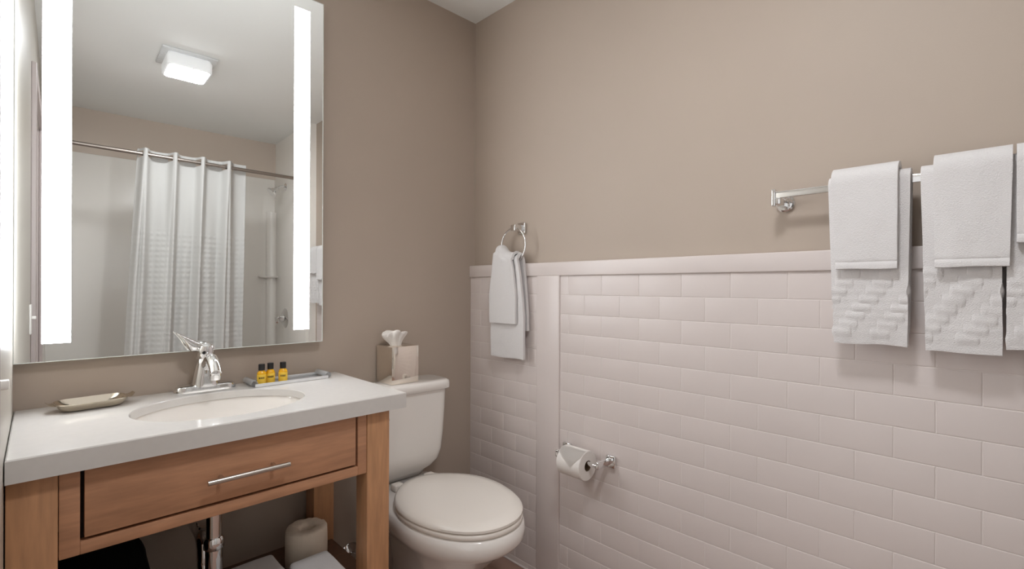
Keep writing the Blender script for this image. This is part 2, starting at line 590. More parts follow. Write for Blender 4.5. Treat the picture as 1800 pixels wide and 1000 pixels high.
# ================================================================== FAUCET
FX, FY = 0.376, 1.757
t = thing('faucet', 'chrome single lever faucet behind the oval sink', 'faucet', (FX, FY, CT))
bm = bm_new()
add_loft(bm, [rrect(FX, FY, 0.166, 0.054, 0.027, CT + 0.0005, 8), rrect(FX, FY, 0.168, 0.056, 0.028, CT + 0.006, 8),
              rrect(FX, FY, 0.160, 0.050, 0.025, CT + 0.020, 8), rrect(FX, FY, 0.148, 0.038, 0.019, CT + 0.0245, 8)])
obj('base_plate', bm, 'chrome', t)
bm = bm_new()
add_loft(bm, [rrect(FX, FY - 0.002, w, d, r, CT + z, 8) for (w, d, r, z) in
              ((0.074, 0.056, 0.027, 0.018), (0.072, 0.055, 0.027, 0.03), (0.062, 0.052, 0.0255, 0.055), (0.051, 0.048, 0.0235, 0.085), (0.046, 0.045, 0.022, 0.10), (0.040, 0.040, 0.0195, 0.106))])
obj('body', bm, 'chrome', t)
bm = bm_new()   # the cap that carries the lever, tipped a little towards the basin
add_lathe(bm, [(0.0, -0.002), (0.0225, 0.0), (0.0245, 0.008), (0.0245, 0.028), (0.019, 0.042), (0.008, 0.048), (0, 0.049)], (FX, FY, CT + 0.104), (0.0, -0.16, 1), n=28)
cap = obj('cap', bm, 'chrome', t)
bm = bm_new()
add_lathe(bm, [(0.0, 0.0), (0.0048, 0.0004), (0.0048, 0.003), (0, 0.0036)], (FX - 0.010, FY - 0.0285, CT + 0.124), (-0.4, -0.9, 0), n=16)
obj('index_button', bm, 'black', cap)
bm = bm_new()   # lever: a broad curved blade rising to the left
rg = []
for (px, pz, w, h) in ((0.004, 0.140, 0.022, 0.014), (-0.014, 0.143, 0.026, 0.020), (-0.026, 0.143, 0.028, 0.032), (-0.038, 0.146, 0.028, 0.040), (-0.047, 0.154, 0.024, 0.034), (-0.056, 0.166, 0.020, 0.020), (-0.066, 0.177, 0.016, 0.010), (-0.076, 0.186, 0.009, 0.004)):
    rg.append([Vector((FX + px, FY - 0.004 + w / 2 * cos(a), CT + pz + h / 2 * sin(a))) for a in [2 * pi * k / 20 for k in range(20)]])
add_loft(bm, rg)
obj('lever_handle', bm, 'chrome', t)
bm = bm_new()   # spout
sp, sr = [], []
for k in range(13):
    s = k / 12
    sp.append((FX + 0.002, FY - 0.010 - 0.105 * s, CT + 0.078 + 0.030 * sin(pi * min(1, s * 0.95)) - 0.012 * s ** 3))
    sr.append(0.0185 - 0.0035 * s)
add_tube(bm, sp, sr, 20)
add_lathe(bm, [(0.0125, 0), (0.0140, 0.003), (0.0145, 0.020), (0.011, 0.024)], (FX + 0.002, FY - 0.108, CT + 0.050), n=20)
obj('spout', bm, 'chrome', t)

# ================================================================== ON THE COUNTER
# soap dish
t = thing('soap_dish', 'small silver soap dish with flared ends on the left of the countertop', 'soap dish', (0.105, 1.735, CT))
bm = bm_new()
SX, SY = 0.105, 1.735
rot = Matrix.Rotation(radians(6), 4, 'Z')
def sd(w, d, r, z): return [Vector((SX, SY, 0)) + (rot @ Vector((p.x, p.y, 0))) + Vector((0, 0, CT + z)) for p in rrect(0, 0, w, d, r, 0, 8)]
add_loft(bm, [sd(0.112, 0.062, 0.02, 0.0006), sd(0.128, 0.076, 0.026, 0.004), sd(0.144, 0.090, 0.03, 0.014), sd(0.152, 0.098, 0.032, 0.0215), sd(0.150, 0.096, 0.031, 0.0225),
              sd(0.140, 0.086, 0.028, 0.016), sd(0.124, 0.072, 0.024, 0.007), sd(0.10, 0.054, 0.018, 0.005)])
dish = obj('dish', bm, 'silver', t)
for s in (-1, 1):
    bm = bm_new()
    def ear(u, v, s=s):
        w = 0.030 * (1 - 0.55 * u * u)
        p = rot @ Vector((s * (0.072 + 0.020 * u), (v - 0.5) * 2 * w, 0))
        return Vector((SX + p.x, SY + p.y, CT + 0.0215 + 0.006 * u * u - 0.003 * sin(pi * u)))
    add_grid(bm, ear, 8, 10)
    bmesh.ops.solidify(bm, geom=list(bm.faces), thickness=0.0018)
    obj('end_tab', bm, 'silver', dish)

# amenity tray with rolled ends
TX0, TX1, TY0, TY1 = 0.492, 0.757, 1.705, 1.800
tray = thing('amenity_tray', 'chrome tray with rolled ends holding three small bottles', 'tray', ((TX0 + TX1) / 2, (TY0 + TY1) / 2, CT))
bm = bm_new()
pth = []
for k in range(15):          # left roll, floor, right roll
    a = radians(200 - 290 * k / 14)
    pth.append((TX0 + 0.011 + 0.010 * cos(a), 0.0115 + 0.0105 * sin(a)))
for k in range(1, 12):
    s = k / 12
    pth.append((TX0 + 0.011 + (TX1 - TX0 - 0.022) * s, 0.0012 + 0.0006 * sin(pi * s)))
for k in range(15):
    a = radians(-90 + 290 * k / 14)
    pth.append((TX1 - 0.011 + 0.010 * cos(a), 0.0115 + 0.0105 * sin(a)))
NP = len(pth) - 1
def trayf(u, v):
    i = min(int(u * NP + 1e-6), NP)
    x, z = pth[i]
    return Vector((x, TY0 + (TY1 - TY0) * v, CT + z))
add_grid(bm, trayf, NP, 6)
bmesh.ops.solidify(bm, geom=list(bm.faces), thickness=-0.0010)
obj('sheet', bm, 'tray', tray)
bm = bm_new()
add_box(bm, TX0 + 0.012, TX1 - 0.012, TY0 - 0.0015, TY0 + 0.0015, CT + 0.0008, CT + 0.011, bevel=0.0007)
add_box(bm, TX0 + 0.012, TX1 - 0.012, TY1 - 0.0015, TY1 + 0.0015, CT + 0.0008, CT + 0.011, bevel=0.0007)
obj('side_lip', bm, 'tray', tray)

BLAB = ['leftmost small yellow bottle with black cap on the chrome tray',
        'middle small yellow bottle with black cap on the chrome tray',
        'rightmost small yellow bottle with black cap, nearest the bare tray end']


def bottle(x, y, z, label, seed):
    b = thing('toiletry_bottle', label, 'bottle', (x, y, z), 'yellow toiletry bottles on the chrome tray')
    bm = bm_new()
    add_lathe(bm, [(0.0, 0.0), (0.0125, 0.0003), (0.0138, 0.002), (0.0138, 0.037), (0.0128, 0.041), (0.0085, 0.0455), (0.0078, 0.048), (0, 0.048)], (x, y, z), n=28)
    bd = obj('flask', bm, 'amber', b)
    bm = bm_new()
    add_lathe(bm, [(0.0141, 0.005), (0.0142, 0.0055), (0.0142, 0.0345), (0.0141, 0.035)], (x, y, z), n=36, cap=False)
    lb = obj('wrap_label', bm, 'label', bd)
    # a dark band of tiny print, facing the room
    rnd = random.Random(seed)
    bm = bm_new()
    face = math.atan2(-y, -x)
    a = face - 0.62
    while a < face + 0.62:
        w = rnd.uniform(0.07, 0.15)
        for (za, zb) in ((0.0205, 0.0270),):
            vs = [bm.verts.new((x + 0.01445 * cos(q), y + 0.01445 * sin(q), z + h)) for (q, h) in ((a, za), (a + w, za + rnd.uniform(0, .001)), (a + w, zb), (a, zb - rnd.uniform(0, .001)))]
            bm.faces.new(vs)
        a += w + 0.05
    obj('print', bm, 'ink', bd, smooth=False)
    bm = bm_new()
    add_lathe(bm, [(0.0, 0.0475), (0.0095, 0.0477), (0.0098, 0.0485), (0.0098, 0.0665), (0.0092, 0.068), (0, 0.0682)], (x, y, z), n=28)
    obj('screw_cap', bm, 'black', b)
    return b


for i, (x, y) in enumerate(((0.531, 1.730), (0.5605, 1.737), (0.598, 1.728))):
    bottle(x, y, CT + 0.003, BLAB[i], 5 + i)

# ================================================================== TOILET
TCX = 1.067
toi = thing('toilet', 'white two piece toilet with closed lid between the vanity and the tile wall', 'toilet', (TCX, 1.5, 0))


def egg(yf, yb, hw, z, n=48, yc=1.385, bw=0.6, pw=2.6):
    """egg outline: round towards the room (-Y), squarer towards the wall"""
    out = []
    for k in range(n):
        a = 2 * pi * k / n
        c, s = cos(a), sin(a)
        if s <= 0:
            x, y = hw * (abs(c) ** 0.92) * (1 if c >= 0 else -1), yc + (yc - yf) * s
        else:
            e = 2 / pw
            x = hw * (abs(c) ** e) * (1 if c >= 0 else -1)
            y = yc + (yb - yc) * (s ** e)
            f = (y - yc) / max(1e-6, yb - yc)
            x *= 1 - (1 - bw) * f * f
        out.append(Vector((TCX + x, y, z)))
    return out


bm = bm_new()
add_loft(bm, [egg(1.30, 1.76, 0.118, 0.0, bw=0.9), egg(1.305, 1.76, 0.116, 0.012, bw=0.9), egg(1.34, 1.75, 0.103, 0.05, bw=0.9), egg(1.335, 1.75, 0.104, 0.14, bw=0.95),
              egg(1.28, 1.77, 0.120, 0.22, bw=0.95), egg(1.20, 1.79, 0.152, 0.29, bw=0.85), egg(1.145, 1.80, 0.180, 0.335, bw=0.78), egg(1.118, 1.805, 0.194, 0.352, bw=0.76),
              egg(1.102, 1.807, 0.203, 0.372, bw=0.76), egg(1.100, 1.807, 0.205, 0.395, bw=0.76), egg(1.104, 1.806, 0.202, 0.414, bw=0.76), egg(1.115, 1.80, 0.194, 0.421, bw=0.76)])
obj('bowl', bm, 'porcelain', toi, angle=60)
SB = 1.630
bm = bm_new()
add_loft(bm, [egg(1.114, SB, 0.196, 0.4215, bw=0.62), egg(1.109, SB, 0.2, 0.425, bw=0.62), egg(1.109, SB, 0.2, 0.436, bw=0.62), egg(1.114, SB, 0.196, 0.4395, bw=0.62)])
obj('seat', bm, 'seat', toi, angle=60)
bm = bm_new()
add_loft(bm, [egg(1.120, SB, 0.193, 0.441, bw=0.62), egg(1.110, SB + .002, 0.201, 0.4445, bw=0.62), egg(1.110, SB + .002, 0.201, 0.452, bw=0.62), egg(1.120, SB - .006, 0.193, 0.459, bw=0.62),
              egg(1.16, SB - .03, 0.165, 0.4625, bw=0.62), egg(1.26, SB - .12, 0.085, 0.464, bw=0.62)])
obj('seat_cover', bm, 'seat', toi, angle=50)
for s in (-1, 1):
    bm = bm_new()
    add_box(bm, TCX + s * 0.075 - 0.02, TCX + s * 0.075 + 0.02, SB - 0.004, SB + 0.034, 0.4205, 0.447, bevel=0.006, seg=3)
    obj('hinge', bm, 'seat', toi)
bm = bm_new()
TB = 1.814
def tk(w, yf, r, z): return rrect(TCX, (yf + TB) / 2, w, TB - yf, r, z, 7)
add_loft(bm, [tk(0.20, 1.72, 0.03, 0.4225), tk(0.225, 1.705, 0.04, 0.445), tk(0.275, 1.685, 0.045, 0.462), tk(0.315, 1.668, 0.048, 0.490), tk(0.335, 1.660, 0.05, 0.53), tk(0.348, 1.657, 0.05, 0.60), tk(0.358, 1.654, 0.05, 0.70), tk(0.362, 1.652, 0.05, 0.779)])
tank = obj('tank', bm, 'porcelain', toi, angle=60)
bm = bm_new()
def tl(g, r, z): return rrect(TCX, (1.640 + TB) / 2, 0.384 - g, TB - 1.640 - g, r, z, 7)
add_loft(bm, [tl(0.012, 0.04, 0.7795), tl(0.0, 0.045, 0.783), tl(0.0, 0.045, 0.803), tl(0.006, 0.043, 0.812), tl(0.022, 0.04, 0.8165)])
obj('tank_lid', bm, 'porcelain', toi, angle=60)
bm = bm_new()
add_lathe(bm, [(0.013, 0), (0.013, 0.008), (0.009, 0.012)], (TCX - 0.145, 1.6535, 0.73), (0, -1, 0), n=20)
add_tube(bm, [(TCX - 0.145, 1.638, 0.73), (TCX - 0.13, 1.632, 0.722), (TCX - 0.122, 1.634, 0.700)], [0.006, 0.0055, 0.007], 12)
obj('flush_lever', bm, 'chrome', tank)

# stop valve for the toilet, low on the back wall
t = thing('stop_valve', 'round chrome valve plate low on the back wall, behind the right vanity leg', 'valve', (0.885, YA, 0.15))
bm = bm_new()
add_lathe(bm, [(0.042, 0), (0.042, 0.003), (0.032, 0.012), (0.014, 0.016), (0.011, 0.05)], (0.885, YA - 0.0004, 0.15), (0, -1, 0), n=28)
obj('wall_plate', bm, 'chrome', t)
bm = bm_new()
add_lathe(bm, [(0.009, 0), (0.014, 0.004), (0.014, 0.026), (0.009, 0.03)], (0.885, YA - 0.05, 0.15), (0, -1, 0), n=20)
add_tube(bm, [(0.885, YA - 0.06, 0.155), (0.887, YA - 0.06, 0.22), (0.91, YA - 0.075, 0.33), (0.93, YA - 0.085, 0.440)], 0.005, 10)
obj('hose', bm, 'nickel', t)

# tissue box
t = thing('tissue_box', 'square polished steel tissue box with a white tissue, on the toilet tank', 'tissue box', (1.055, 1.752, 0.8165))
bm = bm_new()
add_box(bm, 0.993, 1.116, 1.690, 1.811, 0.8172, 0.966, bevel=0.0015)
obj('cover', bm, 'steel', t)
bm = bm_new()
def tissue(u, v):
    a = 2 * pi * v
    h = u
    prof_ = [(0, .020), (.12, .024), (.35, .034), (.62, .043), (.8, .046), (.92, .036), (1.0, 0.001)]
    for (h0, r0), (h1, r1) in zip(prof_[:-1], prof_[1:]):
        if h <= h1 + 1e-9:
            r = r0 + (r1 - r0) * (h - h0) / (h1 - h0)
            break
    fold = 1 + (0.20 * sin(3 * a + 0.9) + 0.15 * sin(7 * a + 2 - 2 * h) + 0.06 * sin(13 * a)) * (0.35 + 0.65 * sin(pi * min(1, h)))
    x = r * 1.08 * fold * cos(a)
    y = r * 0.62 * fold * sin(a)
    z = 0.964 + 0.062 * min(1.0, h / 0.86) ** 0.85
    z -= (0.014 * max(0, -cos(a)) + 0.022 * max(0, cos(a - 0.3))) * max(0, h - 0.35)
    z += 0.010 * sin(3 * a + 0.9) * max(0, h - 0.3) * (1 if h < 0.95 else 0.3)
    return Vector((1.046 - 0.010 * sin(pi * h) + x, 1.748 + y, max(z, 0.9635)))
add_grid(bm, tissue, 16, 56)
bmesh.ops.remove_doubles(bm, verts=bm.verts, dist=0.0002)
obj('tissue', bm, 'paper', t, angle=70)

# ================================================================== BELOW THE COUNTER
# spare wrapped toilet roll standing on the shelf
RX, RY = 0.640, 1.628
bm = bm_new()
prof = [(0.0, 0.0004), (0.060, 0.0006), (0.064, 0.004), (0.0645, 0.03), (0.0648, 0.06), (0.0648, 0.09), (0.064, 0.118), (0.060, 0.124), (0.048, 0.1245), (0.034, 0.1235), (0.024, 0.121), (0.019, 0.112), (0.017, 0.085), (0.0, 0.083)]
add_lathe(bm, prof, (RX, RY, SHZ + 0.0005), n=96, cap=False)
for v in bm.verts:
    d = Vector((v.co.x - RX, v.co.y - RY, 0))
    hz_ = v.co.z - SHZ
    if d.length > 0.012 and hz_ > 0.112:
        q = noise.noise(Vector((d.x * 60, d.y * 60, 2))) + 0.5 * noise.noise(Vector((d.x * 150, d.y * 150, 5)))
        v.co.z += 0.003 * q
    elif d.length > 0.05:
        q = noise.noise(Vector((d.x * 40, d.y * 40, hz_ * 25)))
        v.co.x += d.x * 0.02 * q
        v.co.y += d.y * 0.02 * q
tag(obj('spare_toilet_roll', bm, 'wrap', angle=60), 'spare toilet roll in crumpled paper wrapping on the vanity shelf', 'toilet paper')


def folded_towel(name, x0, x1, y0, y1, z0, h, label, layers=3, seed=1):
    t = thing(name, label, 'towel', ((x0 + x1) / 2, (y0 + y1) / 2, z0), 'folded white towels on the vanity shelf')
    for k in range(layers):
        za, zb = z0 + h * k / layers + 0.0006, z0 + h * (k + 1) / layers - 0.0006
        bm = bm_new()
        nn = 10
        rad = (zb - za) / 2 * 0.98
        ins = 0.004 * ((k + seed) % 2)
        add_box(bm, x0 + ins, x1 - ins, y0 + ins, y1, za, zb, bevel=rad * 0.85, seg=4)
        bmesh.ops.subdivide_edges(bm, edges=[e for e in bm.edges if e.calc_length() > 0.05], cuts=8, use_grid_fill=True)
        for v in bm.verts:
            q = noise.noise_vector(v.co * 14 + Vector((seed * 7, k * 3, 0)))
            v.co += q * 0.0035
            v.co.z = max(z0 + 0.0003, v.co.z)
        obj('fold', bm, 'terry', t, angle=80)
    return t


folded_towel('folded_towel', 0.392, 0.532, 1.362, 1.612, SHZ, 0.086, 'left folded white towel on the vanity shelf, below the drain pipe', 3, 1)
folded_towel('folded_towel', 0.543, 0.660, 1.358, 1.520, SHZ, 0.086, 'right folded white towel on the vanity shelf, in front of the spare roll', 3, 4)

# a bumpy black lump set in the left corner of the shelf
bm = bm_new()
bmesh.ops.create_icosphere(bm, subdivisions=4, radius=1.0)
for v in bm.verts:
    p = v.co.copy()
    q = noise.noise(p * 1.7 + Vector((3, 1, 7))) * 0.16 + noise.noise(p * 4) * 0.06
    zz = p.z
    v.co = Vector((0.092 + p.x * 0.112 * (1 + q) * (1.10 - 0.18 * zz), 1.60 + p.y * 0.155 * (1 + q), SHZ + 0.168 + zz * 0.172 * (1 + 0.35 * q)))
    v.co.z = max(SHZ + 0.0006, v.co.z)
    v.co.x = max(XL + 0.004, v.co.x)
tag(obj('black_lump', bm, 'lump', angle=80), 'black slumped lump in the dark left corner under the drawer', 'lump')

# ================================================================== TOWEL RING AND ITS TOWELS
RYC, RZC, RR, RXC = 1.497, 1.385, 0.073, 1.468
t = thing('towel_ring', 'round chrome towel ring on the right wall near the corner', 'towel ring', (XB, RYC, RZC + 0.075))
bm = bm_new()
add_tube(bm, [(RXC, RYC + RR * sin(2 * pi * k / 64), RZC + RR * cos(2 * pi * k / 64)) for k in range(64)], 0.0042, 12, closed=True)
obj('ring', bm, 'chrome', t)
bm = bm_new()
MYC = RYC - 0.004
add_box(bm, XB - 0.012, XB - 0.0004, MYC - 0.024, MYC + 0.024, 1.438, 1.486, bevel=0.004, seg=3)
add_box(bm, RXC - 0.009, XB - 0.010, MYC - 0.014, MYC + 0.014, 1.446, 1.474, bevel=0.004, seg=3)
obj('mount', bm, 'chrome', t)


def drape(name, label, group, xc, zc, r, th, y_at, zf, zb, m='terry', pattern=None, seed=0, nw=40, flare=0.0, wob=0.003, back_clear=None, parent=None, front_out=0.0, pinch=None, ring=None):
    """A cloth folded over a bar: front sheet, the turn over the bar, back sheet.
    y_at(v, h) gives Y for width position v (0..1) at height fraction h (0 top .. 1 front hem)."""
    bm = bm_new()
    zt = zc
    nf, nc, nb = 60, 12, 40
    path = []
    for k in range(nf):
        s = k / nf
        path.append((0, xc - r, zf + (zt - zf) * s, 1 - s))
    for k in range(nc + 1):
        a = pi - pi * k / nc
        path.append((1, xc + r * cos(a), zt + r * sin(a), 0))
    for k in range(1, nb + 1):
        s = k / nb
        path.append((2, xc + r, zt + (zb - zt) * s, s * (zt - zb) / (zt - zf)))
    NP = len(path) - 1

    def fn(u, v):
        i = min(NP, int(u * NP + 0.5))
        side, x, z, h = path[i]
        y = y_at(v, h)
        if ring:
            dy = min(0.062, abs(y_at(v, 0) - ring[0]))
            lift = ring[1] - sqrt(ring[1] ** 2 - dy * dy)
            z += lift * max(0, 1 - h * 2.2) ** 2
        n1 = noise.noise(Vector((y * 9 + seed, z * 6, seed * 3.1)))
        n2 = noise.noise(Vector((y * 30 + seed, z * 22, side * 5 + seed)))
        d = wob * (n1 * 1.6 + 0.5 * n2) * (0.3 + h)
        if side == 0:
            x -= max(-0.002, d) + front_out * h + flare * h * h
            if pinch:
                x -= pinch(v, h)
            if pattern:
                x -= pattern(y, z, h)
        elif side == 2:
            x += min(0.002, max(-0.006, d))
        hem = 0.0
        if i < 2:
            hem = 0.004 * noise.noise(Vector((y * 12, seed, 1)))
        return Vector((x, y, z + hem))
    add_grid(bm, fn, NP, nw)
    bmesh.ops.recalc_face_normals(bm, faces=bm.faces)
    o = obj(name, bm, m, parent, angle=80, base=(xc, (y_at(0, 0) + y_at(1, 0)) / 2, zf))
    sm = o.modifiers.new('thick', 'SOLIDIFY')
    sm.thickness = th
    sm.offset = 0
    sm.use_even_offset = False
    bv = o.modifiers.new('round', 'BEVEL')
    bv.width = th * 0.38
    bv.segments = 3
    bv.limit_method = 'ANGLE'
    bv.angle_limit = radians(50)
    if label:
        tag(o, label, 'towel', group)
    return o


ringg = 'towels on the ring'
def yr1(v, h):
    w = 0.118 + 0.082 * min(1, h * 1.8) ** 0.7
    c = 1.509 + 0.008 * min(1, h * 2)
    return c + w / 2 - w * v
def yr2(v, h):
    w = 0.104 + 0.060 * min(1, h * 1.8) ** 0.7
    c = 1.524 + 0.008 * min(1, h * 2)
    return c + w / 2 - w * v
def pin(v, h): return 0.010 * math.exp(-h * 4) * (0.5 + 0.5 * cos(v * 4 * pi)) + 0.003 * sin(v * 9) * (1 - h)
ZRB = RZC - RR
drape('hand_towel', 'longer white hand towel hanging from the chrome ring, under the washcloth', ringg, RXC, ZRB + 0.006, 0.0125, 0.013, yr1, 0.900, 1.02, seed=2, pinch=pin, wob=0.003, ring=(RYC, RR))
drape('washcloth', 'short white washcloth hung over the hand towel on the chrome ring', ringg, RXC - 0.0005, ZRB + 0.010, 0.0275, 0.012, yr2, 1.048, 1.322, seed=5, pinch=pin, wob=0.002, ring=(RYC, RR))

# ================================================================== TOWEL BAR AND ITS TOWELS
BX = 1.455
t = thing('towel_bar', 'chrome flat towel bar on the right wall above the tile', 'towel bar', (XB, 0.15, 1.45))
bm = bm_new()
add_box(bm, BX - 0.005, BX + 0.005, -0.205, 0.455, 1.4515, 1.4695, bevel=0.0015)
obj('bar', bm, 'chrome', t)
for yy in (0.455, -0.205):
    bm = bm_new()
    s = 1 if yy > 0 else -1
    add_box(bm, BX - 0.008, BX + 0.008, yy - 0.005, yy + 0.005, 1.430, 1.477, bevel=0.002, seg=3)
    add_box(bm, BX - 0.006, XB - 0.010, yy - 0.012 - s * 0.006, yy + 0.006 - s * 0.004, 1.434, 1.453, bevel=0.003, seg=3)
    add_lathe(bm, [(0.024, 0.0), (0.024, 0.008), (0.020, 0.0115), (0.0, 0.012)], (XB - 0.0004, yy - s * 0.010, 1.4445), (-1, 0, 0), n=28)
    obj('bracket', bm, 'chrome', t)


def basket(z_lo, z_hi):
    def p(y, z, h):
        if z > z_hi + 0.015 or z < z_lo:
            return 0.0
        fade = min(1, (z - z_lo) / 0.008) * min(1, max(0, (z_hi + 0.01 - z) / 0.015))
        row = math.floor(z / 0.0205)
        yy = (y + 0.0135 * row) / 0.038
        f = yy - math.floor(yy)
        g = z / 0.0205 - row
        e = min(1, min(f, 1 - f) / 0.10) if int(math.floor(yy)) % 2 == 0 else 0.25
        ez = min(1, min(g, 1 - g) / 0.22)
        return 0.0032 * e * ez * fade
    return p


def hem(zf):
    def p(y, z, h):
        return 0.0022 if z < zf + 0.013 else (-0.0012 if z < zf + 0.019 else 0.0)
    return p


barg = 'towels on the towel bar'
def ybL(v, h):
    a = 0.322 - 0.014 * h
    b = 0.160 + 0.004 * h
    return a + (b - a) * v
def ysL(v, h): return (0.313 - 0.012 * h) + (0.181 - (0.313 - 0.012 * h)) * v
def ybR(v, h):
    a = 0.142 - 0.010 * h
    b = 0.012 - 0.002 * h
    return a + (b - a) * v
def ysR(v, h): return (0.119 - 0.004 * h) + ((-0.004 + 0.004 * h) - (0.119 - 0.004 * h)) * v
def ybT(v, h): return 0.0045 + (-0.165 - 0.0045) * v
def ysT(v, h): return -0.0095 + (-0.150 + 0.0095) * v
ZB = 1.463
drape('bath_towel', 'long white towel with woven block pattern, left one on the bar', barg, BX, ZB, 0.0165, 0.014, ybL, 1.070, 1.10, pattern=basket(1.085, 1.255), seed=11, nw=72)
drape('hand_towel', 'plain short white towel folded over the left long towel on the bar', barg, BX, ZB + 0.0045, 0.0325, 0.013, ysL, 1.252, 1.335, pattern=hem(1.252), seed=14, flare=0.004)
drape('bath_towel', 'long white towel with woven block pattern, right one on the bar', barg, BX, ZB, 0.0165, 0.014, ybR, 1.066, 1.075, pattern=basket(1.080, 1.250), seed=17, nw=72)
drape('hand_towel', 'plain short white towel folded over the right long towel on the bar', barg, BX, ZB + 0.0045, 0.0325, 0.013, ysR, 1.252, 1.335, pattern=hem(1.252), seed=20, flare=0.004)

drape('bath_towel', 'long white towel at the right edge of the photo, farthest right on the bar', barg, BX, ZB, 0.0165, 0.014, ybT, 1.080, 1.10, pattern=basket(1.095, 1.26), seed=23, nw=72)
drape('hand_towel', 'short white towel over the farthest right long towel, seen in the mirror', barg, BX, ZB + 0.0045, 0.0325, 0.013, ysT, 1.300, 1.335, pattern=hem(1.300), seed=26, flare=0.004)

# ================================================================== TOILET PAPER HOLDER AND ROLL
HX, HZ = 1.428, 0.566
hy0, hy1 = 1.012, 1.215
t = thing('toilet_paper_holder', 'chrome toilet paper holder on the tile wall right of the toilet', 'paper holder', (XT, 1.115, HZ))
for yy in (hy0, hy1):
    bm = bm_new()
    s = 1 if yy == hy0 else -1
    add_box(bm, XT - 0.013, XT - 0.0004, yy - 0.004 - 0.019, yy - 0.004 + 0.019, HZ + 0.006 - 0.02, HZ + 0.006 + 0.024, bevel=0.003, seg=3)
    add_box(bm, HX - 0.010, XT - 0.010, yy - 0.006 + s * 0.008, yy + 0.006 + s * 0.008, HZ - 0.008, HZ + 0.018, bevel=0.003, seg=3)
    obj('post', bm, 'chrome', t)
bm = bm_new()
add_tube(bm, [(HX, hy0 + 0.010, HZ), (HX, hy1 - 0.010, HZ)], 0.0085, 16)
obj('spindle', bm, 'chrome', t)

PZ = HZ - 0.0085
PR = 0.0535
t = thing('toilet_roll', 'white toilet paper roll on the chrome holder', 'toilet paper', (HX, 1.128, PZ - PR))
bm = bm_new()
ya, yb = 1.066, 1.172
n = 64
def rc(r, y): return [Vector((HX + r * cos(2 * pi * k / n), y, PZ + r * sin(2 * pi * k / n))) for k in range(n)]
add_loft(bm, [rc(0.0195, ya), rc(PR - 0.002, ya), rc(PR, ya + 0.002), rc(PR, yb - 0.002), rc(PR - 0.002, yb), rc(0.0195, yb), rc(0.0195, ya)], False, False)
bmesh.ops.remove_doubles(bm, verts=bm.verts, dist=1e-5)
roll = obj('paper', bm, 'paper', t)
bm = bm_new()
add_loft(bm, [rc(0.0193, ya + 0.001), rc(0.0193, yb - 0.001), rc(0.0183, yb - 0.001), rc(0.0183, ya + 0.001), rc(0.0193, ya + 0.001)], False, False)
obj('core', bm, 'card', t)
bm = bm_new()     # the pointed, folded loose end lying on the outside of the roll
def flap(u, v):
    a = radians(178 - 78 * u)
    wmax = 1.0 if u > 0.55 else max(0.02, u / 0.55)
    y = ya + 0.002 + (yb - ya - 0.004) * (v * wmax + (0.35 * (1 - wmax)))
    rr = PR + 0.0016 + 0.0018 * (1 - u)
    return Vector((HX + rr * cos(a), y, PZ + rr * sin(a)))
add_grid(bm, flap, 20, 8)
bmesh.ops.solidify(bm, geom=list(bm.faces), thickness=0.0009)
obj('folded_end', bm, 'paper', roll)

# ================================================================== SEEN ONLY IN THE MIRROR
# ceiling light
LX, LY = 0.565, 0.305
t = thing('ceiling_light', 'square glowing ceiling light, seen in the mirror', 'ceiling light', (LX, LY, HC))
bm = bm_new()
add_box(bm, LX - 0.13, LX + 0.13, LY - 0.13, LY + 0.13, HC - 0.012, HC - 0.0004, bevel=0.004)
obj('base_plate', bm, 'glass', t)
bm = bm_new()
add_loft(bm, [rrect(LX, LY, 0.20, 0.20, 0.02, HC - 0.0125), rrect(LX, LY, 0.215, 0.215, 0.02, HC - 0.03), rrect(LX, LY, 0.212, 0.212, 0.02, HC - 0.078), rrect(LX, LY, 0.20, 0.20, 0.02, HC - 0.083)])
obj('shade', bm, 'shade', t)
bm = bm_new()
add_loft(bm, [rrect(LX, LY, 0.192, 0.20, 0.02, HC - 0.0835), rrect(LX, LY, 0.188, 0.196, 0.02, HC - 0.086)])
obj('diffuser', bm, 'diffuser', t)

# bathtub
tub = thing('bathtub', 'white bathtub behind the shower curtain', 'bathtub', (0.71, -0.68, 0))
TUX0, TUX1, TUY0, TUY1 = XL + 0.003, 1.455, YF + 0.014, -0.45
bm = bm_new()
cx, cy, w, d = (TUX0 + TUX1) / 2, (TUY0 + TUY1) / 2, TUX1 - TUX0, TUY1 - TUY0
add_loft(bm, [rrect(cx, cy, w, d, 0.01, 0.0005, 6), rrect(cx, cy, w, d, 0.01, 0.405, 6), rrect(cx, cy, w - 0.012, d - 0.012, 0.012, 0.415, 6),
              rrect(cx, cy, w - 0.13, d - 0.14, 0.12, 0.415, 6), rrect(cx, cy, w - 0.16, d - 0.17, 0.12, 0.395, 6), rrect(cx, cy, w - 0.30, d - 0.26, 0.12, 0.10, 6), rrect(cx, cy, w - 0.45, d - 0.38, 0.1, 0.08, 6)])
obj('shell', bm, 'porcelain', tub, angle=45)

# curtain rod and curtain
RDY, RDZ = -0.37, 2.068
t = thing('curtain_rod', 'metal shower curtain rod, seen in the mirror', 'curtain rod', (0.71, RDY, RDZ))
bm = bm_new()
add_tube(bm, [(XL + 0.012, RDY, RDZ), (1.466, RDY, RDZ - 0.020)], 0.0125, 20)
obj('rod', bm, 'rod', t)
for (xx, s, zz) in ((XL + 0.0004, 1, RDZ), (1.4656, -1, RDZ - 0.020)):
    bm = bm_new()
    add_lathe(bm, [(0.034, 0), (0.034, 0.006), (0.02, 0.014), (0.016, 0.03)], (xx, RDY, zz), (s, 0, 0), n=24)
    obj('flange', bm, 'rod', t)

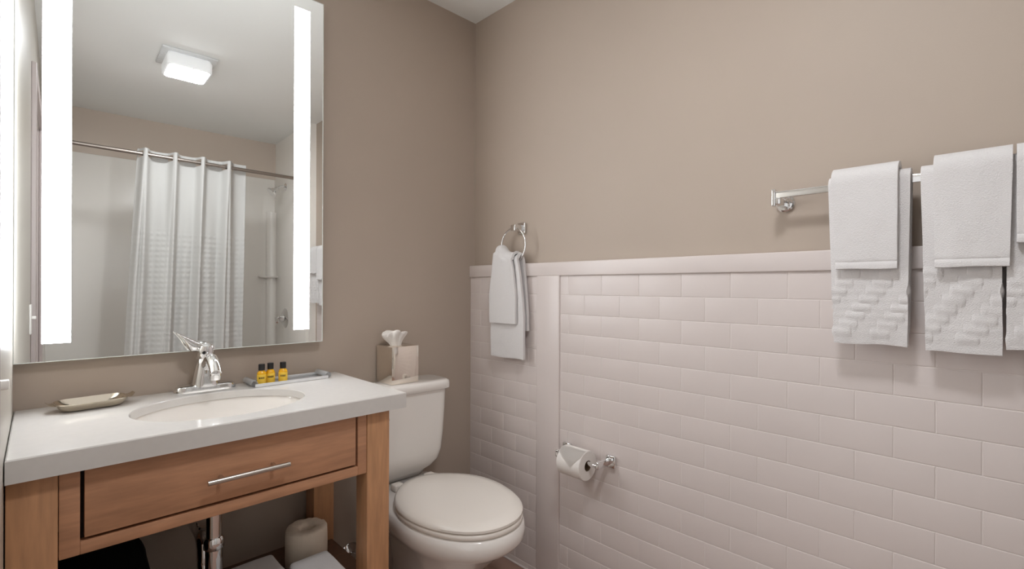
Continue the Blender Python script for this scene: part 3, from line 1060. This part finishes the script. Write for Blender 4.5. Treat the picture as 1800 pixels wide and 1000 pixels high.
cur = thing('shower_curtain', 'white pleated shower curtain on the rod, seen in the mirror', 'curtain', (0.72, RDY, 0.25))
def curt_xyz(v, z):
    hfrac = (2.09 - z) / 1.8
    x0 = 0.392 - 0.072 * min(1, hfrac * 1.1)
    x1 = 1.031 - 0.022 * min(1, hfrac * 1.2)
    # narrow outward pleats with broad flat panels between them
    ph = 4 * v * 2 * pi - 0.6
    s = sin(ph)
    amp = 0.040 * (1 - 0.35 * min(1, hfrac * 2.2))
    dy = amp * (math.tanh(1.8 * s) / math.tanh(1.8))
    dy += 0.014 * min(1, hfrac * 2.5) * sin(ph * 2.3 + 1.0) + 0.010 * min(1, hfrac * 2) * noise.noise(Vector((v * 16, z * 1.2, 3)))
    xx = x0 + (x1 - x0) * v + 0.020 * cos(ph) * (1 - 0.4 * min(1, hfrac * 2))
    return Vector((xx, RDY + dy, z))
def cell_cut(c):
    rz = RDZ - 0.020 * (c.x + 0.03) / 1.5
    return abs(c.y - RDY) < 0.026 and abs(c.z - rz) < 0.021
ZTOP, ZBAND, ZSH, ZBOT = 2.096, 2.005, 1.59, 0.25
bm = bm_new()
add_grid(bm, lambda u, v: curt_xyz(v, ZTOP - (ZTOP - ZBAND) * u), 18, 200, skip=cell_cut)
band = obj('header_band', bm, 'curtain', cur, angle=80)
bm = bm_new()
add_grid(bm, lambda u, v: curt_xyz(v, ZBAND - (ZBAND - ZSH) * u), 24, 200)
obj('plain_panel', bm, 'curtain', cur, angle=80)
bm = bm_new()
def waff(u, v):
    z = ZSH - (ZSH - ZBOT) * u
    p = curt_xyz(v, z)
    p.y += 0.0026 * min(1, u * 40) * (0.5 + 0.5 * sin(z * 2 * pi / 0.035)) * (1 if int(v * 60) % 2 else 0.3)
    return p
add_grid(bm, waff, 240, 200)
obj('waffle_panel', bm, 'curtain', cur, angle=80)
for o in list(cur.children):
    sm = o.modifiers.new('thick', 'SOLIDIFY')
    sm.thickness = 0.0016
    sm.use_rim = False

# shower head
SHY = -0.80
t = thing('shower_sprayer', 'chrome shower head on the alcove end wall, seen in the mirror', 'shower head', (1.457, SHY, 2.03))
bm = bm_new()
add_lathe(bm, [(0.032, 0), (0.032, 0.004), (0.014, 0.012)], (1.4576, SHY, 2.055), (-1, 0, 0), n=24)
arm = [(1.455, SHY, 2.055), (1.43, SHY, 2.060), (1.41, SHY, 2.052), (1.385, SHY, 2.030)]
add_tube(bm, arm, 0.0095, 14)
obj('arm', bm, 'chrome', t)
bm = bm_new()
add_lathe(bm, [(0.010, -0.01), (0.016, 0.0), (0.018, 0.02), (0.034, 0.045), (0.046, 0.055), (0.046, 0.066), (0.0, 0.068)], (1.388, SHY, 2.033), (-0.72, 0, -0.69), n=28)
obj('spray_head', bm, 'chrome', t)
# mixing valve
t = thing('shower_valve', 'chrome shower valve with round plate and lever, seen in the mirror', 'shower valve', (1.457, SHY, 0.93))
bm = bm_new()
add_lathe(bm, [(0.085, 0), (0.085, 0.004), (0.07, 0.012), (0.03, 0.018), (0.026, 0.05), (0.0, 0.055)], (1.4576, SHY, 0.93), (-1, 0, 0), n=36)
obj('wall_plate', bm, 'chrome', t)
bm = bm_new()
add_tube(bm, [(1.41, SHY, 0.93), (1.385, SHY, 0.93), (1.375, SHY + 0.035, 0.915), (1.37, SHY + 0.07, 0.90)], [0.014, 0.013, 0.010, 0.008], 14)
obj('lever', bm, 'chrome', t)

# light switch on the left wall
SWY, SWZ = 0.90, 1.072
t = thing('light_switch', 'white light switch on the left wall, seen at the mirror edge', 'light switch', (XL, SWY, SWZ))
bm = bm_new()
add_box(bm, XL + 0.0003, XL + 0.007, SWY - 0.036, SWY + 0.036, SWZ - 0.058, SWZ + 0.058, bevel=0.0025, seg=3)
obj('plate', bm, 'plastic_w', t)
bm = bm_new()
add_box(bm, XL + 0.006, XL + 0.020, SWY - 0.006, SWY + 0.006, SWZ + 0.0, SWZ + 0.012, bevel=0.002)
obj('toggle', bm, 'plastic_w', t)
